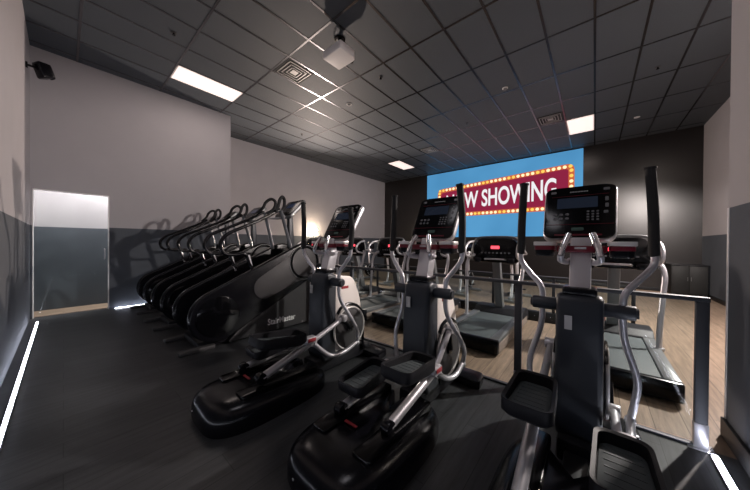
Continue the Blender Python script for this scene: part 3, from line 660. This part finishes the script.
# ------------------------------------------------------------------ treadmills
def treadmill():
    r = empty('treadmill', (0, 0, 0), 0, 'x', 'treadmill', 'treadmills facing the sign')
    a = MB(); a.prism(rpoly([(0.0, 0.03), (1.72, 0.03), (1.85, 0.06), (1.85, 0.16), (0.0, 0.16)], [0.02, 0.03, 0.03, 0.01, 0.02]), -0.36, 0.36, 'X', 0.01); a.build('deck_frame', 'black', r)
    a = MB(); a.span((-0.27, 0.05, 0.158), (0.27, 1.42, 0.178), 0.004); a.build('belt', 'belt', r)
    for s_ in (-1, 1):
        a = MB(); a.prism(rpoly([(s_ * 0.275, 0.04), (s_ * 0.385, 0.04), (s_ * 0.385, 1.40), (s_ * 0.275, 1.40)], 0.01), 0.150, 0.196, 'Z', 0.008); a.build('foot_rail', 'rail', r)
        a = MB(); a.span((s_ * 0.362, 0.06, 0.03), (s_ * 0.388, 1.75, 0.148), 0.006); a.build('deck_side', 'deckside', r)
        a = MB(); a.cyl((s_ * 0.30, 0.10, 0.02), (s_ * 0.35, 0.10, 0.02), 0.02, seg=10); a.cyl((s_ * 0.30, 1.6, 0.02), (s_ * 0.35, 1.6, 0.02), 0.02, seg=10); a.build('foot', 'rubber', r)
        a = MB(); a.tube([(s_ * 0.37, 1.02, 0.18), (s_ * 0.375, 1.04, 0.40), (s_ * 0.41, 1.12, 0.80), (s_ * 0.425, 1.16, 1.00), (s_ * 0.40, 1.22, 1.12), (s_ * 0.33, 1.28, 1.17)], 0.026, seg=12); a.cyl((s_ * 0.37, 1.02, 0.17), (s_ * 0.37, 1.02, 0.20), 0.045, seg=14); a.build('upright', 'silver', r)
        a = MB(); a.tube([(s_ * 0.33, 1.30, 1.40), (s_ * 0.375, 1.12, 1.38), (s_ * 0.385, 0.98, 1.28), (s_ * 0.38, 1.00, 1.17), (s_ * 0.36, 1.22, 1.12)], 0.019, seg=12); a.build('handrail', 'silver', r)
    a = MB(); a.span((-0.39, 0.0, 0.03), (0.39, 0.07, 0.20), 0.018); a.build('rear_end_cap', 'black', r)
    a = MB(); a.prism(rpoly([(1.38, 0.12), (1.38, 0.19), (1.50, 0.27), (1.80, 0.27), (1.90, 0.18), (1.90, 0.06), (1.5, 0.06)], 0.03), -0.385, 0.385, 'X', 0.02); a.build('motor_hood', 'blackm', r)
    a = MB(); a.prism(rpoly([(-0.345, 1.05), (0.345, 1.05), (0.36, 1.30), (0.27, 1.45), (-0.27, 1.45), (-0.36, 1.30)], 0.07), 1.26, 1.34, 'Y', 0.02); co = a.build('console', 'gloss', r)
    a = MB(); a.tube([(-0.375, 1.28, 1.07), (-0.375, 1.28, 1.26), (-0.33, 1.28, 1.40), (-0.24, 1.28, 1.465), (0.24, 1.28, 1.465), (0.33, 1.28, 1.40), (0.375, 1.28, 1.26), (0.375, 1.28, 1.07)], 0.017, seg=10); a.build('console_frame', 'rail', r)
    a = MB(); a.prism(rrect(0, 1.30, 0.13, 0.05, 0.006), 1.252, 1.259, 'Y'); a.build('led_display', 'ledred', co)
    for i in range(8): MB().prism(rrect(-0.21 + i * 0.06, 1.21, 0.03, 0.022, 0.005, 2), 1.254, 1.259, 'Y').build('key', 'key', co)
    a = MB(); a.tube([(-0.16, 1.27, 1.10), (-0.12, 1.20, 1.11), (0.12, 1.20, 1.11), (0.16, 1.27, 1.10)], 0.014, seg=8); a.build('pulse_bar', 'silver', r)
    for s_ in (-1, 1):
        a = MB(); a.prism(rrect(s_ * 0.25, 1.20, 0.11, 0.10, 0.03), 1.05, 1.13, 'Z', 0.008); a.build('cup_holder', 'black', r)
    a = MB(); a.prism([(1.30, 1.08), (1.40, 1.08), (1.66, 0.26), (1.52, 0.26)], -0.06, 0.06, 'X', 0.008); a.build('centre_mast', 'rail', r)
    return r
tm = treadmill()
TMX = [(0.20, 'black treadmill behind the right elliptical trainer, nearest the right wall'),
       (-1.25, 'treadmill between the right and middle elliptical trainers, its pale lit belt in view'),
       (-2.45, 'treadmill half hidden behind the middle elliptical trainer console'),
       (-3.38, 'treadmill seen between the left and middle elliptical trainers'),
       (-4.52, 'treadmill just right of the left elliptical trainer console'),
       (-6.10, 'treadmill farthest left, below the bright wall lamp')]
for i, (x, lab) in enumerate(TMX):
    o = tm if i == 0 else copy_tree(tm)
    o.location = (x, 3.30, 0); o['label'] = lab

# ------------------------------------------------------------------ exercise bikes in the back
def bike():
    r = empty('exercise_bike', (0, 0, 0), 0, 'x', 'exercise bike', 'exercise bikes in the back row')
    a = MB(); a.span((-0.28, -0.55, 0.0), (0.28, -0.47, 0.07), 0.02); a.span((-0.28, 0.50, 0), (0.28, 0.58, 0.07), 0.02); a.span((-0.04, -0.5, 0.04), (0.04, 0.55, 0.11), 0.01); a.build('base_frame', 'rail', r)
    a = MB(); a.prism([(0.30 + 0.24 * math.cos(k * PI / 16), 0.36 + 0.24 * math.sin(k * PI / 16)) for k in range(32)], -0.06, 0.06, 'X', 0.015); a.build('flywheel_cover', 'black', r)
    a = MB(); a.torus((0.064, 0.30, 0.36), 0.20, 0.008, 'X', rs=6); a.torus((-0.064, 0.30, 0.36), 0.20, 0.008, 'X', rs=6); a.build('cover_ring', 'silver', r)
    a = MB(); a.tube([(0, -0.32, 0.08), (0, -0.26, 0.45), (0, -0.32, 0.88)], 0.032, seg=10); a.build('seat_post', 'silver', r)
    a = MB(); a.prism(rpoly([(-0.14, -0.48), (0.14, -0.48), (0.05, -0.20), (0.03, -0.12), (-0.03, -0.12), (-0.05, -0.20)], 0.05), 0.88, 0.95, 'Z', 0.025); a.build('seat', 'rubber', r)
    a = MB(); a.tube([(0, 0.30, 0.5), (0, 0.26, 0.85), (0, 0.34, 1.14)], 0.036, seg=10); a.build('handlebar_post', 'silver', r)
    for s_ in (-1, 1):
        a = MB(); a.tube([(0, 0.30, 1.10), (s_ * 0.16, 0.26, 1.10), (s_ * 0.24, 0.10, 1.12), (s_ * 0.22, -0.02, 1.20)], 0.016, seg=10); a.build('handlebar', 'silver', r)
        a = MB(); a.box((s_ * 0.17, 0.05 + s_ * 0.12, 0.34 - s_ * 0.1), (0.10, 0.08, 0.025), 0.008); a.tube([(s_ * 0.07, 0.05, 0.34), (s_ * 0.12, 0.05 + s_ * 0.12, 0.34 - s_ * 0.1)], 0.014, seg=8, smooth=0); a.build('pedal', 'blackm', r)
    a = MB(); a.prism(rrect(0, 1.27, 0.30, 0.26, 0.04), 0.33, 0.38, 'Y', 0.012); co = a.build('console', 'black', r)
    a = MB(); a.prism(rrect(0, 1.30, 0.14, 0.10, 0.01), 0.325, 0.331, 'Y'); a.build('screen', 'lcd', co)
    return r
bk = bike()
BKX = [(-2.75, 'grey exercise bike in the back row, just right of the middle elliptical trainer console'),
       (-1.5, 'grey exercise bike in the back row, behind the brightly lit treadmill'),
       (-4.0, 'grey exercise bike in the back row, behind the middle elliptical trainer'),
       (-5.2, 'grey exercise bike in the back row, left of the middle elliptical trainer'),
       (-6.5, 'grey exercise bike in the back row, leftmost before the light wall')]
for i, (x, lab) in enumerate(BKX):
    o = bk if i == 0 else copy_tree(bk)
    o.location = (x, 7.15, 0); o['label'] = lab

# ------------------------------------------------------------------ stand lamp and towel bin
lm = empty('wall_lamp', (XL, 6.50, 1.82), 0, 'glaring warm round lamp bracketed on the light wall beyond the treadmills', 'lamp')
MB().cyl((0, 0, 0), (0.02, 0, 0), 0.07, bev=0.003).build('wall_plate', 'black', lm)
MB().cyl((0.02, 0, 0), (0.12, 0, 0), 0.016).build('bracket', 'black', lm)
MB().cyl((0.10, 0, 0), (0.17, 0, 0), 0.10, 0.15, bev=0.004).build('shade', 'black', lm)
MB().sphere((0.18, 0, 0), 0.15, (0.75, 1, 1)).build('globe', 'bulb', lm)

tb = empty('towel_bin', (-3.02, 2.36, 0), 0, 'white round-topped bin on a dark grey base behind the left elliptical trainer', 'bin')
a = MB(); a.cyl((0, 0, 0), (0, 0, 0.50), 0.125, bev=0.01); a.build('base', 'grey', tb)
a = MB(); a.cyl((0, 0, 0.50), (0, 0, 0.83), 0.12, bev=0.012, seg=32); a.build('body', 'white', tb)
a = MB(); a.torus((0, 0, 0.825), 0.105, 0.010, 'Z'); a.build('rim', 'plate', tb)

# ------------------------------------------------------------------ lights
def light(kind, name, loc, e, col, size=0.1, sy=None, rot=(0, 0, 0), spot=None, blend=0.5):
    d = bpy.data.lights.new(name, kind); d.energy = e; d.color = col
    if kind == 'AREA':
        d.size = size
        if sy: d.shape = 'RECTANGLE'; d.size_y = sy
    else: d.shadow_soft_size = size
    if spot: d.spot_size = spot; d.spot_blend = blend
    o = bpy.data.objects.new(name, d); C.objects.link(o); o.location = loc; o.rotation_euler = rot
    return o
light('POINT', 'lamp_glow', (XL + 0.34, 6.50, 1.82), 22, (1.0, 0.78, 0.60), 0.04)
ld = Vector((1.0, -0.50, 0.22))
light('SPOT', 'lamp_beam', (XL + 0.40, 6.50, 1.82), 900, (1.0, 0.82, 0.72), 0.06, rot=ld.to_track_quat('-Z', 'Y').to_euler(), spot=R(140), blend=0.6)
ceil_light((gx[12] + gx[13]) / 2, (gy[0] + gy[1]) / 2, 'added fill ceiling panel, out of view above the front elliptical trainers', e='panel')
light('AREA', 'overhead_fill_light', ((gx[12] + gx[13]) / 2, (gy[0] + gy[1]) / 2, CZ - 0.03), 10, (0.90, 0.90, 1.0), 0.55, 1.15)  # added unseen panel and lamp, fill for the near walls and trainers
# added fill panel out of frame to the right; lamp above the door corridor
ceil_light(1.86, 5.2, 'added fill ceiling panel, out of view above the right aisle beside the treadmills')
light('AREA', 'aisle_fill_light', (1.86, 5.2, CZ - 0.03), 50, (1.0, 0.86, 0.76), 0.55, 1.15)
light('AREA', 'corridor_light', (-7.8, 0.9, 3.6), 190, (1.0, 0.92, 0.90), 0.3, 1.5)
PL = Vector((1.75, 5.5, 3.1))
sl = empty('pendant_lamp', (PL.x, PL.y, CZ), 0, 'pendant lamp with a black shade hanging over the right aisle beside the treadmills', 'lamp')
dz = PL.z - CZ
MB().cyl((0, 0, 0), (0, 0, -0.02), 0.06, bev=0.003).build('ceiling_rose', 'black', sl)
MB().cyl((0, 0, -0.02), (0, 0, dz + 0.22), 0.005, seg=8).build('cord', 'black', sl)
pr_ = [(0.03, dz + 0.24), (0.05, dz + 0.22), (0.10, dz + 0.19), (0.15, dz + 0.12), (0.155, dz + 0.12), (0.105, dz + 0.2), (0.05, dz + 0.235)]
MB().rings([[(r_ * math.cos(2 * PI * k / 32), r_ * math.sin(2 * PI * k / 32), z_) for k in range(32)] for r_, z_ in pr_]).build('shade', 'black', sl)
MB().sphere((0, 0, dz + 0.12), 0.055).build('globe', 'bulb', sl)
light('SPOT', 'pendant_beam', tuple(PL), 930, (1.0, 0.90, 0.85), 0.05, rot=Vector((-0.35, 0.1, -0.93)).to_track_quat('-Z', 'Y').to_euler(), spot=R(172), blend=0.15)
dl = empty('downlight', (0.81, 9.56, CZ), 0, 'small round downlight on the ceiling in front of the dark back wall at right', 'ceiling light')
MB().cyl((0, 0, 0), (0, 0, -0.012), 0.06, bev=0.003).build('bezel', 'white', dl)
light('SPOT', 'downlight_beam', (0.95, 9.56, CZ - 0.03), 700, (1.0, 0.82, 0.72), 0.05, rot=(R(30), 0, 0), spot=R(48), blend=1.0)
for i_, (x_, y_) in enumerate((((gx[4] + gx[5]) / 2, (gy[1] + gy[2]) / 2), ((gx[4] + gx[5]) / 2, (gy[7] + gy[8]) / 2), ((gx[14] + gx[15]) / 2, (gy[7] + gy[8]) / 2))):
    light('AREA', 'panel_light', (x_, y_, CZ - 0.03), 10, (1.0, 0.86, 0.80), 0.55, 1.15)

w = bpy.data.worlds.new('world'); bpy.context.scene.world = w; w.use_nodes = True
w.node_tree.nodes['Background'].inputs[0].default_value = (0.03, 0.032, 0.036, 1); w.node_tree.nodes['Background'].inputs[1].default_value = 1.0

# ------------------------------------------------------------------ camera
cd = bpy.data.cameras.new('camera'); cam = bpy.data.objects.new('camera', cd); C.objects.link(cam)
cd.sensor_fit = 'HORIZONTAL'; cd.sensor_width = 36; cd.lens = 36 * FP / 750; cd.clip_start = 0.02
m3 = Matrix.Identity(4)
for i in range(3):
    m3[i][0], m3[i][1], m3[i][2] = AX[i][0], AX[i][1], -AX[i][2]
cam.matrix_world = Matrix.Translation((0, 0, HC)) @ m3
sc = bpy.context.scene; sc.camera = cam
sc.view_settings.view_transform = 'Standard'; sc.view_settings.look = 'None'; sc.view_settings.gamma = 1; sc.view_settings.exposure = 0
sc.view_settings.use_curve_mapping = False
